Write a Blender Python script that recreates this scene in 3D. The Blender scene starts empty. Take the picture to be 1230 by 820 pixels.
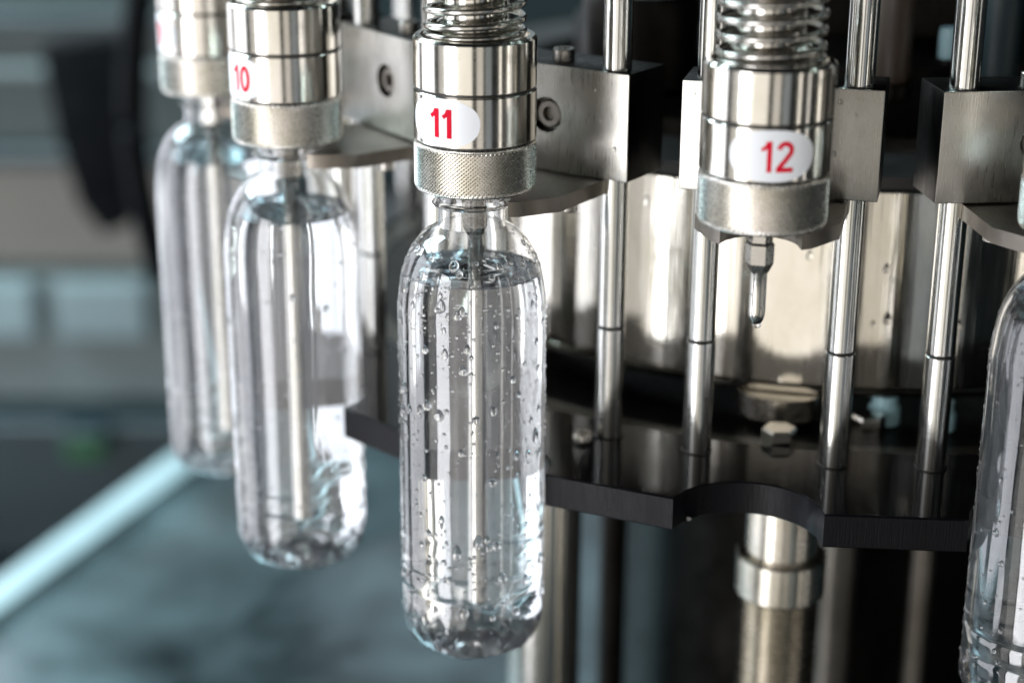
import bpy, bmesh, math, random
from math import sin, cos, pi, radians, sqrt, atan2
from mathutils import Vector, Matrix, noise

scene = bpy.context.scene
COL = scene.collection
random.seed(11)

# ------------------------------------------------------------------ camera
cam_data = bpy.data.cameras.new("camera")
cam = bpy.data.objects.new("camera", cam_data)
COL.objects.link(cam)
cR = Vector((0.99998805, 0.00162826, 0.00460937))
cU = Vector((-0.00488851, 0.33307557, 0.94288746))
cF = Vector((0.0, 0.94289873, -0.33307955))
m = Matrix((cR, cU, -cF)).transposed().to_4x4()
m.translation = Vector((-0.18442747, -1.0129214, 0.18598281))
cam.matrix_world = m
cam_data.sensor_width = 36.0
cam_data.lens = 62.80
cam_data.clip_start = 0.02
cam_data.clip_end = 50
cam_data.dof.use_dof = True
cam_data.dof.focus_distance = 0.728
cam_data.dof.aperture_fstop = 3.4
cam_data.dof.aperture_blades = 0
scene.camera = cam

# ------------------------------------------------------------------ world
world = bpy.data.worlds.new("World")
scene.world = world
world.use_nodes = True
bg = world.node_tree.nodes["Background"]
bg.inputs[0].default_value = (0.70, 0.88, 0.95, 1)
bg.inputs[1].default_value = 0.020

# ------------------------------------------------------------------ lamps (tall windows and tubes of the hall, plus added fill lamps)
MID = Vector((-0.13, -0.30, 0.0))


def lamp(name, ang, dist, width, height, z, radiance, color=(1, 1, 1), aim=None):
    """area lamp at heading ang (degrees, 0 = towards the camera side, + = right) round the machine front"""
    d = bpy.data.lights.new(name, 'AREA')
    d.shape = 'RECTANGLE'
    d.size = width
    d.size_y = height
    d.color = color
    d.energy = radiance * width * height * pi
    o = bpy.data.objects.new(name, d)
    COL.objects.link(o)
    a = radians(ang)
    o.location = MID + Vector((dist * sin(a), -dist * cos(a), z))
    t = (aim or MID + Vector((0, 0, z))) - o.location
    o.rotation_euler = t.to_track_quat('-Z', 'Y').to_euler()
    return o


def tall(name, a0, a1, dist, radiance, color=(1, 1, 1), z0=-1.5, z1=0.8):
    w = 2 * dist * math.tan(radians(a1 - a0) / 2)
    return lamp(name, (a0 + a1) / 2, dist, w, z1 - z0, (z0 + z1) / 2, radiance, color)


tall("window_key_lamp", -56, -36, 2.0, 7.5, (0.97, 0.97, 1.0))
tall("window_front_lamp", -35, -6, 2.0, 1.40, (1.0, 0.95, 0.88))
tall("window_edge_lamp", -70, -58, 2.0, 0.7, (1.0, 0.97, 0.93))
tall("window_warm_lamp", 2, 14, 2.0, 0.85, (1.0, 0.94, 0.86))
tall("window_left_lamp", -113, -80, 2.0, 2.8, (0.93, 0.94, 1.0))
tall("window_right_lamp", 18, 30, 2.0, 0.34, (0.86, 0.95, 1.0))
tall("tube_right_lamp", 45, 49, 2.0, 2.2, (1.0, 0.95, 0.88))
tall("tube_far_right_lamp", 63, 66, 2.0, 2.0, (1.0, 0.97, 0.93))
tall("rear_left_backlight_lamp", -155.5, -121, 2.0, 1.9, (0.90, 0.92, 1.0))  # unseen backlight, widened to brighten the bottles from behind
lamp("rear_high_fill_lamp", -172, 3.6, 3.4, 1.3, 1.35, 0.6, (0.82, 0.94, 1.0))  # unseen source added to give the table top a sheen
lamp("hall_fill_lamp", -128, 2.2, 1.6, 1.6, 1.6, 19.0, (0.72, 0.93, 1.0), aim=Vector((-0.9, 1.2, -0.8)))  # added overhead fill that lights the left background

# ------------------------------------------------------------------ render settings
scene.render.engine = 'CYCLES'
scene.view_settings.view_transform = 'Standard'
scene.view_settings.look = 'None'
scene.view_settings.exposure = 0.05
scene.view_settings.gamma = 1.0
cy = scene.cycles
cy.use_denoising = True
cy.max_bounces = 28
cy.transmission_bounces = 26
cy.glossy_bounces = 10
cy.diffuse_bounces = 3
cy.transparent_max_bounces = 16
cy.sample_clamp_indirect = 6.0
cy.blur_glossy = 0.6

# ------------------------------------------------------------------ layout of the carousel (metres, axis at the origin)
R = 0.35434
PHI11 = radians(34.35)
STEP = radians(20.0)
PLATE_Z = -0.125


def phi(k):
    return PHI11 - (k - 11) * STEP


def frame(k):
    """radial outward and tangential (to the right) unit vectors of station k"""
    a = phi(k)
    return Vector((-sin(a), -cos(a), 0)), Vector((cos(a), -sin(a), 0))


def station_matrix(k):
    n, t = frame(k)
    mm = Matrix((t, -n, Vector((0, 0, 1)))).transposed().to_4x4()   # local x = right, local y = inward, z = up
    mm.translation = n * R
    return mm


def station(k, t=0, n=0, z=0):
    """world point at tangential offset t, radial offset n"""
    nn, tt = frame(k)
    p = nn * (R + n) + tt * t
    return Vector((p.x, p.y, z))


# ------------------------------------------------------------------ object helpers
def tag(o, label=None, cat=None, group=None, kind=None):
    if label: o["label"] = label
    if cat: o["category"] = cat
    if group: o["group"] = group
    if kind: o["kind"] = kind
    return o


def thing(name, label, cat, mat=None, group=None):
    o = bpy.data.objects.new(name, None)
    o.empty_display_size = 0.01
    COL.objects.link(o)
    if mat is not None: o.matrix_world = mat
    return tag(o, label, cat, group)


def link_mesh(name, me, parent=None, mat=None):
    o = bpy.data.objects.new(name, me)
    COL.objects.link(o)
    if parent: o.parent = parent
    if mat is not None:
        if parent: o.matrix_local = mat
        else: o.matrix_world = mat
    return o


def to_mesh(name, bm, material, smooth=True, angle=35):
    me = bpy.data.meshes.new(name)
    bm.normal_update()
    bm.to_mesh(me)
    bm.free()
    for mt in (material if isinstance(material, (list, tuple)) else [material]):
        me.materials.append(mt)
    if smooth:
        me.polygons.foreach_set("use_smooth", [True] * len(me.polygons))
        me.set_sharp_from_angle(angle=radians(angle))
    return me


def part(name, bm, material, parent=None, mat=None, smooth=True, angle=35):
    return link_mesh(name, to_mesh(name, bm, material, smooth, angle), parent, mat)


def lathe(bm, prof, seg=96, closed=False, z0=0.0):
    """profile [(r, z)] turned about z; r = 0 gives a pole"""
    rings = []
    for r, z in prof:
        if r <= 1e-9:
            rings.append([bm.verts.new((0, 0, z + z0))])
        else:
            rings.append([bm.verts.new((r * cos(2 * pi * i / seg), r * sin(2 * pi * i / seg), z + z0)) for i in range(seg)])
    n = len(rings)
    for j in range(n if closed else n - 1):
        a, b = rings[j], rings[(j + 1) % n]
        for i in range(seg):
            i2 = (i + 1) % seg
            if len(a) == 1 and len(b) == 1: continue
            if len(a) == 1: bm.faces.new((a[0], b[i2], b[i]))
            elif len(b) == 1: bm.faces.new((a[i], a[i2], b[0]))
            else: bm.faces.new((a[i], a[i2], b[i2], b[i]))
    return bm


def lathe_bm(prof, seg=96, closed=False):
    bm = bmesh.new()
    lathe(bm, prof, seg, closed)
    bmesh.ops.recalc_face_normals(bm, faces=bm.faces)
    return bm


def box_bm(x0, x1, y0, y1, z0, z1, bev=0.0, seg=2):
    bm = bmesh.new()
    bmesh.ops.create_cube(bm, size=1)
    for v in bm.verts:
        v.co = Vector((x0 if v.co.x < 0 else x1, y0 if v.co.y < 0 else y1, z0 if v.co.z < 0 else z1))
    if bev > 0:
        bmesh.ops.bevel(bm, geom=list(bm.edges), offset=bev, segments=seg, affect='EDGES', profile=0.5)
    return bm


def prism_bm(pts, z0, z1, bev=0.0):
    """vertical prism over a flat outline"""
    bm = bmesh.new()
    lo = [bm.verts.new((x, y, z0)) for x, y in pts]
    hi = [bm.verts.new((x, y, z1)) for x, y in pts]
    n = len(pts)
    for i in range(n):
        bm.faces.new((lo[i], lo[(i + 1) % n], hi[(i + 1) % n], hi[i]))
    bm.faces.new(hi)
    bm.faces.new(list(reversed(lo)))
    bmesh.ops.recalc_face_normals(bm, faces=bm.faces)
    if bev > 0:
        bmesh.ops.bevel(bm, geom=[e for e in bm.edges], offset=bev, segments=2, affect='EDGES', profile=0.5)
    return bm


def sweep_bm(path, radius, seg=10, closed_ends=True):
    bm = bmesh.new()
    rings = []
    n = len(path)
    up = Vector((0, 0, 1))
    for i, p in enumerate(path):
        t = (path[min(i + 1, n - 1)] - path[max(i - 1, 0)]).normalized()
        a = t.cross(up)
        if a.length < 1e-3: a = t.cross(Vector((1, 0, 0)))
        a.normalize()
        b = a.cross(t).normalized()
        r = radius(i / (n - 1)) if callable(radius) else radius
        rings.append([bm.verts.new(p + a * (r * cos(2 * pi * k / seg)) + b * (r * sin(2 * pi * k / seg))) for k in range(seg)])
    for i in range(n - 1):
        for k in range(seg):
            bm.faces.new((rings[i][k], rings[i][(k + 1) % seg], rings[i + 1][(k + 1) % seg], rings[i + 1][k]))
    if closed_ends:
        bm.faces.new(rings[0]); bm.faces.new(rings[-1])
    bmesh.ops.recalc_face_normals(bm, faces=bm.faces)
    return bm


# ------------------------------------------------------------------ materials
def new_mat(name):
    mt = bpy.data.materials.new(name)
    mt.use_nodes = True
    nt = mt.node_tree
    return mt, nt, nt.nodes["Principled BSDF"], nt.nodes, nt.links


def mapped_noise(nt, scale, vec_scale=(1, 1, 1), detail=4.0, rough=0.6):
    tc = nt.nodes.new("ShaderNodeTexCoord")
    mp = nt.nodes.new("ShaderNodeMapping")
    mp.inputs["Scale"].default_value = vec_scale
    nz = nt.nodes.new("ShaderNodeTexNoise")
    nz.inputs["Scale"].default_value = scale
    nz.inputs["Detail"].default_value = detail
    nz.inputs["Roughness"].default_value = rough
    nt.links.new(tc.outputs["Object"], mp.inputs["Vector"])
    nt.links.new(mp.outputs["Vector"], nz.inputs["Vector"])
    return nz


def ramp(nt, src, stops):
    rp = nt.nodes.new("ShaderNodeValToRGB")
    els = rp.color_ramp.elements
    while len(els) > len(stops): els.remove(els[-1])
    while len(els) < len(stops): els.new(0.5)
    for e, (p, c) in zip(els, stops):
        e.position = p
        e.color = c if len(c) == 4 else (*c, 1)
    nt.links.new(src, rp.inputs["Fac"])
    return rp


def add_bump(nt, src, bsdf, strength, dist):
    b = nt.nodes.new("ShaderNodeBump")
    b.inputs["Strength"].default_value = strength
    b.inputs["Distance"].default_value = dist
    nt.links.new(src, b.inputs["Height"])
    prev = bsdf.inputs["Normal"].links
    if prev:
        nt.links.new(prev[0].from_socket, b.inputs["Normal"])
    nt.links.new(b.outputs["Normal"], bsdf.inputs["Normal"])
    return b


def steel(name, base, r0, r1, grain=(1, 1, 1), grain_scale=900.0, bump=0.0, stain=0.12, aniso=0.0):
    mt, nt, bs, N, L = new_mat(name)
    bs.inputs["Metallic"].default_value = 1.0
    sm = mapped_noise(nt, 38.0, (1, 1, 0.6), 6, 0.65)
    dark = tuple(c * (1 - stain) * (1.0 if i < 2 else 0.94) for i, c in enumerate(base))
    rp = ramp(nt, sm.outputs["Fac"], [(0.36, dark), (0.62, base)])
    L.new(rp.outputs["Color"], bs.inputs["Base Color"])
    g = mapped_noise(nt, grain_scale, grain, 3, 0.6)
    mx = N.new("ShaderNodeMath"); mx.operation = 'ADD'
    s2 = N.new("ShaderNodeMath"); s2.operation = 'MULTIPLY'; s2.inputs[1].default_value = 0.45
    L.new(sm.outputs["Fac"], s2.inputs[0])
    L.new(g.outputs["Fac"], mx.inputs[0]); L.new(s2.outputs[0], mx.inputs[1])
    mr = N.new("ShaderNodeMapRange")
    mr.inputs["From Min"].default_value = 0.45; mr.inputs["From Max"].default_value = 1.05
    mr.inputs["To Min"].default_value = r0; mr.inputs["To Max"].default_value = r1
    L.new(mx.outputs[0], mr.inputs["Value"])
    L.new(mr.outputs[0], bs.inputs["Roughness"])
    if bump > 0:
        add_bump(nt, g.outputs["Fac"], bs, bump, 0.0002)
    return mt


M = {}
M['collar'] = steel("turned_steel", (0.66, 0.635, 0.60), 0.09, 0.22, (0.03, 0.03, 1.0), 2600, 0.03)
M['rod'] = steel("ground_steel_rod", (0.66, 0.66, 0.65), 0.10, 0.22, (0.05, 0.05, 1.0), 2200, 0.03)
M['sleeve'] = steel("worn_steel_sleeve", (0.62, 0.62, 0.61), 0.13, 0.27, (0.05, 0.05, 1.0), 1800, 0.05, 0.2)
M['block'] = steel("brushed_steel_block", (0.46, 0.445, 0.42), 0.22, 0.40, (1.0, 1.0, 0.035), 1700, 0.10, 0.22)
M['drum'] = steel("polished_drum_steel", (0.67, 0.635, 0.58), 0.05, 0.13, (1.0, 1.0, 0.05), 700, 0.02, 0.14)
_nt = M['drum'].node_tree
_wv = mapped_noise(_nt, 70.0, (1, 1, 0.03), 4, 0.7)
add_bump(_nt, _wv.outputs["Fac"], _nt.nodes["Principled BSDF"], 0.22, 0.0012)   # drawn streaks along the drum
M['knurl'] = steel("knurled_steel", (0.84, 0.805, 0.76), 0.22, 0.32, (1, 1, 1), 900, 0.0, 0.16)
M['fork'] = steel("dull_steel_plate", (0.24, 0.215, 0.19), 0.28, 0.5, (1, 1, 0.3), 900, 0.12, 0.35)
M['spring'] = steel("spring_wire", (0.50, 0.48, 0.45), 0.14, 0.3, (1, 1, 1), 600, 0.02, 0.2)
M['screw'] = steel("screw_steel", (0.42, 0.40, 0.37), 0.18, 0.38, (1, 1, 1), 700, 0.03, 0.25)
M['post'] = steel("lift_post_steel", (0.60, 0.56, 0.50), 0.16, 0.32, (0.1, 0.1, 1), 900, 0.04, 0.2)
M['dark_steel'] = steel("near_black_steel", (0.022, 0.020, 0.018), 0.3, 0.55, (1, 1, 0.3), 300, 0.06, 0.4)
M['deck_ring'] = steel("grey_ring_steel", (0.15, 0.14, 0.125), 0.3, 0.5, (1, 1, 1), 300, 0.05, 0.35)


def plain(name, color, rough, metallic=0.0, vary=0.25, scale=20.0, bump=0.0, bump_scale=300.0, vec=(1, 1, 1)):
    mt, nt, bs, N, L = new_mat(name)
    nz = mapped_noise(nt, scale, vec, 5, 0.6)
    rp = ramp(nt, nz.outputs["Fac"], [(0.3, tuple(c * (1 - vary) for c in color)), (0.7, color)])
    L.new(rp.outputs["Color"], bs.inputs["Base Color"])
    bs.inputs["Metallic"].default_value = metallic
    mr = N.new("ShaderNodeMapRange")
    mr.inputs["From Min"].default_value = 0.3; mr.inputs["From Max"].default_value = 0.7
    mr.inputs["To Min"].default_value = rough * 0.75; mr.inputs["To Max"].default_value = rough * 1.25
    L.new(nz.outputs["Fac"], mr.inputs["Value"])
    L.new(mr.outputs[0], bs.inputs["Roughness"])
    if bump > 0:
        b = mapped_noise(nt, bump_scale, vec, 3, 0.6)
        add_bump(nt, b.outputs["Fac"], bs, bump, 0.0004)
    return mt


M['rubber'] = plain("black_rubber", (0.012, 0.011, 0.010), 0.45)
M['plastic_top'] = plain("wet_black_plastic", (0.004, 0.004, 0.0045), 0.035, 0, 0.3, 40, 0.03, 120)
M['plastic_top'].node_tree.nodes["Principled BSDF"].inputs["Specular IOR Level"].default_value = 0.12
M['plastic_side'] = plain("machined_black_plastic", (0.004, 0.004, 0.0055), 0.34, 0, 0.35, 60, 0.5, 1500, (1, 1, 0.06))
M['plastic_side'].node_tree.nodes["Principled BSDF"].inputs["Specular IOR Level"].default_value = 0.14
M['sticker'] = plain("white_vinyl", (0.86, 0.885, 0.92), 0.35, 0, 0.03)
M['red'] = plain("red_print", (0.70, 0.003, 0.028), 0.6, 0, 0.05)
M['red'].node_tree.nodes["Principled BSDF"].inputs["Specular IOR Level"].default_value = 0.1
M['white_plastic'] = plain("white_plastic", (0.80, 0.80, 0.78), 0.35, 0, 0.06)
M['teal_panel'] = plain("teal_panel", (0.060, 0.095, 0.095), 0.5, 0, 0.5, 3.0, 0, 1, (1, 1, 5))
M['black_paint'] = plain("black_paint", (0.003, 0.004, 0.005), 0.8)
M['black_paint'].node_tree.nodes["Principled BSDF"].inputs["Specular IOR Level"].default_value = 0.1
M['beige'] = plain("beige_paint", (0.26, 0.25, 0.22), 0.6, 0, 0.25, 4)
M['pale_teal'] = plain("pale_teal_paint", (0.24, 0.32, 0.335), 0.5, 0, 0.3, 5)
M['grey_teal'] = plain("grey_teal_paint", (0.16, 0.20, 0.20), 0.5, 0, 0.3, 4)
M['navy'] = plain("dark_teal_paint", (0.015, 0.032, 0.038), 0.4, 0, 0.4, 4)
M['green'] = plain("green_plastic", (0.006, 0.09, 0.022), 0.4)
M['rail'] = plain("conveyor_rail_steel", (0.50, 0.64, 0.67), 0.42, 0.2, 0.15, 6)
M['deck'] = plain("conveyor_deck_steel", (0.34, 0.46, 0.49), 0.20, 0.75, 0.9, 6)
M['table'] = plain("wet_table_steel", (0.20, 0.26, 0.28), 0.16, 0.8, 0.8, 11)
M['scuff'] = plain("scuffed_grey_plastic", (0.16, 0.155, 0.15), 0.7, 0, 0.4, 400)
M['floor'] = plain("floor_paint", (0.05, 0.07, 0.075), 0.35, 0, 0.4, 3)
M['wall'] = plain("hall_wall_paint", (0.04, 0.06, 0.065), 0.6, 0, 0.4, 2)
M['brown'] = plain("brown_hose", (0.05, 0.032, 0.02), 0.4)
M['blue_fit'] = plain("pale_blue_fitting", (0.35, 0.55, 0.60), 0.3)


def veiled_glass(name, ior, veil_color, veil_max, veil_min):
    """clear plastic with a pale veil painted over part of its girth, in place of bright glare"""
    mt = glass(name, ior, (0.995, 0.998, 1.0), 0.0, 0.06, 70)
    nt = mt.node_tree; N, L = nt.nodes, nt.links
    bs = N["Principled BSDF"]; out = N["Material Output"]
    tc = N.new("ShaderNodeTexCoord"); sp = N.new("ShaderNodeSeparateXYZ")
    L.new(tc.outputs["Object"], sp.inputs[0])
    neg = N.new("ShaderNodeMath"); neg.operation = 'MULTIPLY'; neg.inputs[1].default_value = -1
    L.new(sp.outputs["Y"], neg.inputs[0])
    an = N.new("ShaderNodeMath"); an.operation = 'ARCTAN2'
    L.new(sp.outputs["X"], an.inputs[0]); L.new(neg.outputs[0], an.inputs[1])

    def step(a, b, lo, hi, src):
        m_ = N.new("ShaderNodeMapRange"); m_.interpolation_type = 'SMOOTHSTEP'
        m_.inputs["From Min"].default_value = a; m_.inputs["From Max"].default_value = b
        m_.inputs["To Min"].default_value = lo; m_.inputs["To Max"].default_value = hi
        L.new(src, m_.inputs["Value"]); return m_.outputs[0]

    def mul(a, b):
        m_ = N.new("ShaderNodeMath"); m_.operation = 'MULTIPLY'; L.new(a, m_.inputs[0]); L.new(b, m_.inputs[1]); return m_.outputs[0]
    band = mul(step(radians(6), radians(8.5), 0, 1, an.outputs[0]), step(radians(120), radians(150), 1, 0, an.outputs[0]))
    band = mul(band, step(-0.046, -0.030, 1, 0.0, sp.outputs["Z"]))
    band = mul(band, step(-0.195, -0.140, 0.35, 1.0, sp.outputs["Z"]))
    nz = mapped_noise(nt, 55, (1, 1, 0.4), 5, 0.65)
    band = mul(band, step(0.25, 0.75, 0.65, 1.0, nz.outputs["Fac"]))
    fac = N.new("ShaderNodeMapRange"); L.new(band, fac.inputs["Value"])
    fac.inputs["To Min"].default_value = veil_min; fac.inputs["To Max"].default_value = veil_max
    df = N.new("ShaderNodeBsdfDiffuse"); df.inputs[0].default_value = (*veil_color, 1)
    tr = N.new("ShaderNodeBsdfTranslucent"); tr.inputs[0].default_value = (*veil_color, 1)
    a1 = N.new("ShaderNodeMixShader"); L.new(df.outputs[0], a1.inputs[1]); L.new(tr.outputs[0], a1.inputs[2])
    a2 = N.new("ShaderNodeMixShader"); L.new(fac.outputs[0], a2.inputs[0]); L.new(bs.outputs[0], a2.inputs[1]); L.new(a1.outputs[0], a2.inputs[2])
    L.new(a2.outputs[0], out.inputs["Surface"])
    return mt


def glass(name, ior, color=(1, 1, 1), rough=0.0, bump=0.0, bscale=60.0):
    mt, nt, bs, N, L = new_mat(name)
    bs.inputs["Base Color"].default_value = (*color, 1)
    bs.inputs["Roughness"].default_value = rough
    bs.inputs["IOR"].default_value = ior
    bs.inputs["Transmission Weight"].default_value = 1.0
    if bump > 0:
        nz = mapped_noise(nt, bscale, (1, 1, 0.35), 2, 0.5)
        add_bump(nt, nz.outputs["Fac"], bs, bump, 0.0015)
    return mt


M['pet'] = veiled_glass("clear_bottle_plastic", 1.57, (0.89, 0.89, 1.0), 0.10, 0.004)  # pale tint brightens the bottle's inside, standing in for window glare
M['water'] = glass("clear_water", 1.333, (0.985, 0.995, 1.0))
M['drop'] = glass("water_drop", 1.333)
M['polycarbonate'] = glass("clear_guard", 1.2)

# ------------------------------------------------------------------ setting
fl = part("floor", box_bm(-6, 6, -6, 7, -1.40, -1.30), M['floor'], smooth=False)
tag(fl, kind='structure')
wl = part("wall", box_bm(-6, 6, 4.0, 4.2, -1.30, 3.2), M['wall'], smooth=False)
tag(wl, kind='structure')

# ------------------------------------------------------------------ carousel core
# polished drum behind the guide rods
DR, DZ0, DZ1 = 0.240, -0.1135, -0.0155
drum = thing("drum", "large polished steel drum behind the row of guide rods", "drum")
part("drum_shell", lathe_bm([(DR - 0.004, DZ0 + 0.004), (DR - 0.0006, DZ0 + 0.004), (DR, DZ0 + 0.0046), (DR, DZ1 - 0.001),
                             (DR - 0.001, DZ1), (DR - 0.05, DZ1), (DR - 0.05, DZ0 + 0.004)], 256, True), M['drum'], drum)
part("bottom_rim", lathe_bm([(DR - 0.05, DZ0), (DR + 0.0006, DZ0), (DR + 0.0012, DZ0 + 0.0006), (DR + 0.0012, DZ0 + 0.0030),
                             (DR + 0.0006, DZ0 + 0.0036), (DR - 0.05, DZ0 + 0.0036)], 256, True), M['drum'], drum)
part("top_gasket", lathe_bm([(DR - 0.049, DZ1 + 0.0003), (DR - 0.002, DZ1 + 0.0003), (DR - 0.002, DZ1 + 0.006), (DR - 0.049, DZ1 + 0.006)], 128, True),
     M['rubber'], drum)


def drop_bm(flat=0.6, sub=2, tail=0.0):
    bm = bmesh.new()
    bmesh.ops.create_icosphere(bm, subdivisions=sub, radius=1.0)
    for v in bm.verts:
        z = v.co.z            # local y = outwards, z up; heavier at the bottom
        f = 1.0 + 0.18 * (-z)
        v.co.x *= f
        v.co.y *= flat * (1 + 0.25 * (-z))
        if tail and z > 0: v.co.z *= 1 + tail * z
    return bm


DROP_ME = [to_mesh("water_drop", drop_bm(0.62, 2, tl), M['drop']) for tl in (0.0, 0.35, 0.8)]


def put_drop(parent, point, normal, size, stretch=1.0, tl=0, name="water_drop"):
    o = link_mesh(name, DROP_ME[tl], parent)
    y = normal.normalized()
    up = Vector((0, 0, 1))
    x = up.cross(y)
    if x.length < 1e-3: x = Vector((1, 0, 0))
    x.normalize()
    z = x.cross(y) * -1
    if z.z < 0: z = -z; x = -x
    mm = Matrix((x * size, y * size, z * size * stretch)).transposed().to_4x4()
    mm.translation = point
    o.matrix_local = mm
    return o


for ang, z, s in ((24.6, -0.052, 0.0016), (11.9, -0.047, 0.0015), (9.4, -0.072, 0.0014), (3.6, -0.052, 0.0017), (3.1, -0.076, 0.0020),
                  (4.6, -0.078, 0.0012), (-3.4, -0.070, 0.0018), (-4.7, -0.079, 0.0020), (30.5, -0.030, 0.0015)):
    a = radians(ang)
    nrm = Vector((-sin(a), -cos(a), 0))
    put_drop(drum, nrm * DR + Vector((0, 0, z)), nrm, s, random.uniform(1.0, 1.5), random.randrange(3))

# inner column and plates that carry the drum
hub = thing("central_column", "dark oily column inside the filling carousel, above and below the drum", "column")
part("upper_column", lathe_bm([(0.0, -0.012), (0.15, -0.012), (0.15, 0.022), (0.105, 0.03), (0.105, 0.34), (0.0, 0.34)], 96), M['dark_steel'], hub)
part("lower_column", lathe_bm([(0.0, -0.4495), (0.125, -0.4495), (0.125, -0.20), (0.13, -0.19), (0.13, -0.145), (0.0, -0.145)], 96), M['dark_steel'], hub)
part("carrier_disc", lathe_bm([(0.05, -0.137), (0.266, -0.137), (0.266, -0.1285), (0.05, -0.1285)], 200, True), M['dark_steel'], hub)
part("clamp_ring", lathe_bm([(0.2662, -0.137), (0.278, -0.137), (0.2795, -0.1355), (0.2795, -0.129), (0.278, -0.1275), (0.2662, -0.1275)], 200, True), M['deck_ring'], hub)

# star wheel with one scallop for each bottle
SC = 0.0323
RO = 0.3485
half = math.acos((RO * RO + R * R - SC * SC) / (2 * RO * R))
outline = []
for i in range(18):
    a0 = PHI11 + STEP * i
    for j in range(25):
        u = -half + 2 * half * j / 24
        disc = SC * SC - (R * sin(u)) ** 2
        r = R * cos(u) - sqrt(max(disc, 0))
        outline.append((a0 + u, min(r, RO)))
outline.sort(key=lambda q: q[0])


def star_ring(z_top, thick, r_in, ch=0.0007):
    bm = bmesh.new()
    n = len(outline)
    lay = [(-ch, 0.0), (0.0, -ch), (0.0, -thick + ch), (-ch, -thick)]
    rings = []
    for dr, dz in lay:
        rings.append([bm.verts.new((-sin(a) * (r + dr), -cos(a) * (r + dr), z_top + dz)) for a, r in outline])
    inner_t = [bm.verts.new((-sin(a) * r_in, -cos(a) * r_in, z_top)) for a, r in outline]
    inner_b = [bm.verts.new((-sin(a) * r_in, -cos(a) * r_in, z_top - thick)) for a, r in outline]
    chain = [inner_b, inner_t] + rings + [inner_b]
    for k in range(len(chain) - 1):
        A, B = chain[k], chain[k + 1]
        for i in range(n):
            j = (i + 1) % n
            f = bm.faces.new((A[i], A[j], B[j], B[i]))
            f.material_index = 0 if k == 1 else 1
    bmesh.ops.recalc_face_normals(bm, faces=bm.faces)
    return bm


star = thing("star_wheel", "black plastic star wheel with round scallops that hold the bottles", "star wheel")
part("scalloped_plate", star_ring(PLATE_Z, 0.0150, 0.2805), [M['plastic_top'], M['plastic_side']], star, angle=30)


def pan_screw_bm(r, h, slot=True):
    bm = lathe_bm([(0, 0), (r, 0), (r, h * 0.55), (r * 0.82, h), (r * 0.45, h), (r * 0.40, h * 0.4), (0, h * 0.4)], 32)
    return bm


SCREW_ME = to_mesh("screw", pan_screw_bm(0.0046, 0.0034), M['screw'])
o = link_mesh("screw", SCREW_ME, star)
o.location = station(11, 0.0240, -0.0495, PLATE_Z + 0.0001)
# drops lying on the wet plate and along its lower edge
for k, t, n, s in ((11, 0.045, -0.044, 0.0013), (11, 0.0545, -0.050, 0.0012), (11, 0.049, -0.018, 0.0010), (12, 0.040, -0.047, 0.0011), (12, 0.052, -0.043, 0.0009),
                   (12, 0.062, -0.055, 0.0012), (12, 0.046, -0.030, 0.0008)):
    o = link_mesh("water_drop", DROP_ME[0], star)
    o.location = station(k, t, n, PLATE_Z)
    o.scale = (s, s * 1.2, s * 0.5)
for k, t in ((12, 0.0535), (12, 0.0505), (11, 0.047)):
    o = link_mesh("water_drop", DROP_ME[0], star)
    o.location = station(k, t, -0.020, PLATE_Z - 0.0150)
    o.scale = (0.0016, 0.0013, 0.0015)

# chipped, scuffed spots on the front edge of the plate
def side_point(k, f, z):
    """point on the flat front edge of the lobe to the right of station k"""
    a0 = phi(k) - half; a1 = phi(k - 1) + half
    p0 = Vector((-sin(a0), -cos(a0), 0)) * RO; p1 = Vector((-sin(a1), -cos(a1), 0)) * RO
    return p0.lerp(p1, f) + Vector((0, 0, z)), (p1 - p0).normalized()


rc = random.Random(5)
for k, f, dz, w, h in ((11, 0.46, -0.0118, 0.0030, 0.0028), (11, 0.80, -0.0136, 0.0012, 0.0007), (12, 0.32, -0.0134, 0.0014, 0.0009), (10, 0.35, -0.0125, 0.0026, 0.0018)):
    p, tdir = side_point(k, f, PLATE_Z + dz)
    nn = Vector((tdir.y, -tdir.x, 0)).normalized()
    if nn.dot(p) < 0: nn = -nn
    bm = bmesh.new()
    ring = []
    for i in range(14):
        a = 2 * pi * i / 14
        q = rc.uniform(0.55, 1.15)
        ring.append(bm.verts.new(p + nn * 0.00012 + tdir * (w * q * cos(a)) + Vector((0, 0, h * q * sin(a)))))
    c = bm.verts.new(p + nn * 0.0003)
    for i in range(14):
        bm.faces.new((c, ring[i], ring[(i + 1) % 14]))
    bmesh.ops.recalc_face_normals(bm, faces=bm.faces)
    part("scuff", bm, M['scuff'], star)

# white lower guide ring under the star wheel
lg = part("lower_band", lathe_bm([(0.25, -0.1555), (0.287, -0.1555), (0.288, -0.1545), (0.288, -0.1405), (0.25, -0.1405)], 200, True), M['drum'])
tag(lg, "polished steel band below the black star wheel, glimpsed through its empty scallop", "steel band")

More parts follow.
